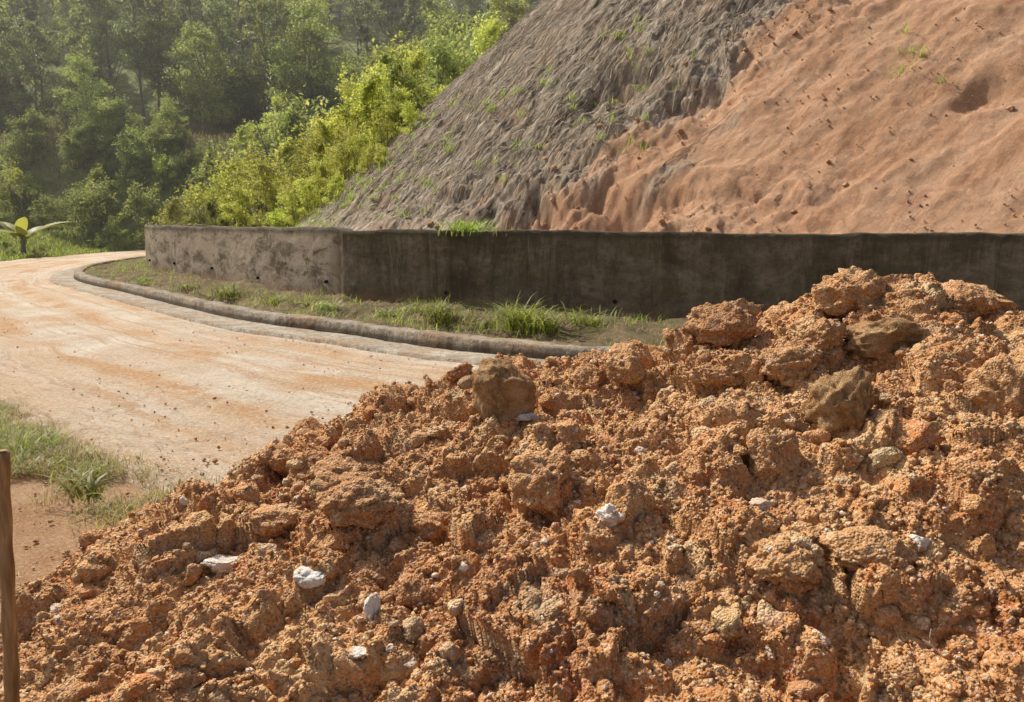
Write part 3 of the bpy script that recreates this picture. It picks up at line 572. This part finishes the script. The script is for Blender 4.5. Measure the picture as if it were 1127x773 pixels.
for (px,dp,s,kind) in [(262,33,.95,'b'),(225,36,.7,'m'),(300,31,.8,'b'),(330,35,1.25,'b'),(362,38,1.5,'b'),(290,40,1.3,'b'),(205,40,.9,'b'),(165,46,1.1,'m'),(400,33,.9,'b'),(420,37,1.4,'b'),(380,44,2.0,'b'),(335,47,2.0,'m'),(440,42,2.0,'b'),(470,46,2.2,'m'),(250,45,1.6,'m'),(120,47,1.2,'m'),(345,28.5,.55,'b'),(385,27,.5,'b'),(320,27,.45,'b'),(240,29,.35,'m'),(510,50,2.5,'m'),(270,29,.45,'b'),(355,25.5,.45,'b'),(420,26.5,.7,'b'),(400,24,.35,'b'),(375,22,.25,'b'),(440,28,.8,'m'),(395,29,.9,'b'),(210,33,.5,'b'),(460,33,.9,'b'),(490,36,1.0,'m'),(540,40,1.0,'b'),(345,24,.3,'b'),(365,23.5,.32,'b'),(385,25,.5,'b'),(410,22.5,.25,'b'),(430,24.5,.4,'b'),(330,25,.35,'b'),(445,26,.5,'b'),(350,27,.7,'b'),(425,21.5,.2,'b'),(455,23,.3,'b')]:
    X,Y=wpos(px,0,dp); Z=max(bz(X,Y),hz(X,Y) if X>-11 else 0)
    place('shrub',(SB if kind=='b' else SH)[rng.integers(0,3)],X,Y,Z-.15,s)
for (px,dp,s) in [(430,52,1.25),(500,54,1.3),(350,57,1.2),(560,56,1.3),(235,57,1.0),(110,54,.7)]:
    X,Y=wpos(px,0,dp); Z=max(hz(X,Y) if X>-11 else 0,fz(X,Y)); place('broadleaf_tree',TM[rng.integers(0,2)],X,Y,Z-.3,s)
def banana(x,y,z):
    e=empty('banana_plant'); addmesh('stem',[tube([[x,y,z-.2],[x+.02,y,z+.2],[x+.03,y,z+.5]],[.13,.11,.08],10)],M_bark,parent=e)
    nb=9; b=np.tile([[x+.03,y,z+.25]],(nb,1))+np.stack([rng.normal(0,.2,nb),rng.normal(0,.2,nb),np.zeros(nb)],1); h=rng.uniform(1.1,2.1,nb); ln=rng.uniform(.5,1.3,nb); th=np.linspace(0,6.28,nb,False)+rng.normal(0,.3,nb)
    # broad paddle-shaped leaves, narrow stalk then wide blade, slightly folded along the midrib
    seg=12; V=[];F=[];off=0
    for q in range(nb):
        dr=np.array([math.cos(th[q]),math.sin(th[q]),0]); sd=np.array([-math.sin(th[q]),math.cos(th[q]),0])
        for k in range(seg+1):
            t=k/seg; c=b[q]+dr*ln[q]*h[q]*t**1.8+np.array([0,0,h[q]*(t-.45*ln[q]*t**2.5)]); wk=.02 if t<.2 else .26*math.sin(math.pi*min(1,(t-.2)/.8)**.8)**.6+.01
            V+= [c-sd*wk-np.array([0,0,wk*.35]),c,c+sd*wk-np.array([0,0,wk*.35])]
        for k in range(seg):
            a=off+k*3; F+=[[a,a+1,a+4,a+3],[a+1,a+2,a+5,a+4]]
        off+=(seg+1)*3
    V=np.array(V); build('leaves',V,np.array(F),[L_bright],col=np.full((len(V),3),.45),parent=e)
X,Y=wpos(30,0,37.5); banana(X,Y,.4)
for (px,dp,s) in [(5,45,.5),(60,46,.7),(95,47,.8),(20,47,.9),(-30,46,.9),(130,45,.5),(12,38,.25),(50,38.5,.22),(42,37,.18)]:
    X,Y=wpos(px,0,dp); place('shrub',SH[rng.integers(0,4)],X,Y,fz(X,Y)-.15,s)
# ------------------------------------------------------------------ valley haze
hm=bpy.data.materials.new('haze_air'); hm.use_nodes=True; hn=hm.node_tree; hn.nodes.remove(hn.nodes['Principled BSDF']); vs=hn.nodes.new('ShaderNodeVolumeScatter'); vs.inputs['Density'].default_value=.0016; vs.inputs['Anisotropy'].default_value=.4; vs.inputs['Color'].default_value=(1,.98,.92,1); hn.links.new(vs.outputs[0],hn.nodes['Material Output'].inputs['Volume'])
x0,x1,y0,y1,z0,z1=-110,60,26,130,-3,62
Vb=[(x,y,z) for x in(x0,x1) for y in(y0,y1) for z in(z0,z1)]; Fb=[(0,1,3,2),(4,6,7,5),(0,4,5,1),(2,3,7,6),(0,2,6,4),(1,5,7,3)]
build('haze',Vb,Fb,[hm],smooth=False)
# ------------------------------------------------------------------ light, sky, camera
el=math.radians(50); az=math.radians(-49)
sdir=Vector((math.sin(az)*math.cos(el),math.cos(az)*math.cos(el),math.sin(el)))
sl=bpy.data.lights.new('sun','SUN'); sl.energy=5.0; sl.angle=math.radians(.55); sl.color=(1,.96,.86); so=bpy.data.objects.new('sun',sl); sc.collection.objects.link(so); so.rotation_euler=sdir.to_track_quat('Z','Y').to_euler()
w_=bpy.data.worlds.new('World'); sc.world=w_; w_.use_nodes=True; nt=w_.node_tree; bg=nt.nodes['Background']; sk=nt.nodes.new('ShaderNodeTexSky'); sk.sky_type='NISHITA'; sk.sun_disc=False; sk.sun_elevation=el; sk.sun_rotation=az%(2*math.pi); sk.dust_density=5; sk.air_density=.8; nt.links.new(sk.outputs[0],bg.inputs[0]); bg.inputs[1].default_value=.15
cd=bpy.data.cameras.new('camera'); cam=bpy.data.objects.new('camera',cd); sc.collection.objects.link(cam); cam.location=(0,0,1.65); cam.rotation_euler=(math.radians(90-9.45),0,0); cd.lens=850/1127*36; cd.sensor_width=36; cd.clip_end=2000; cd.clip_start=.05; sc.camera=cam
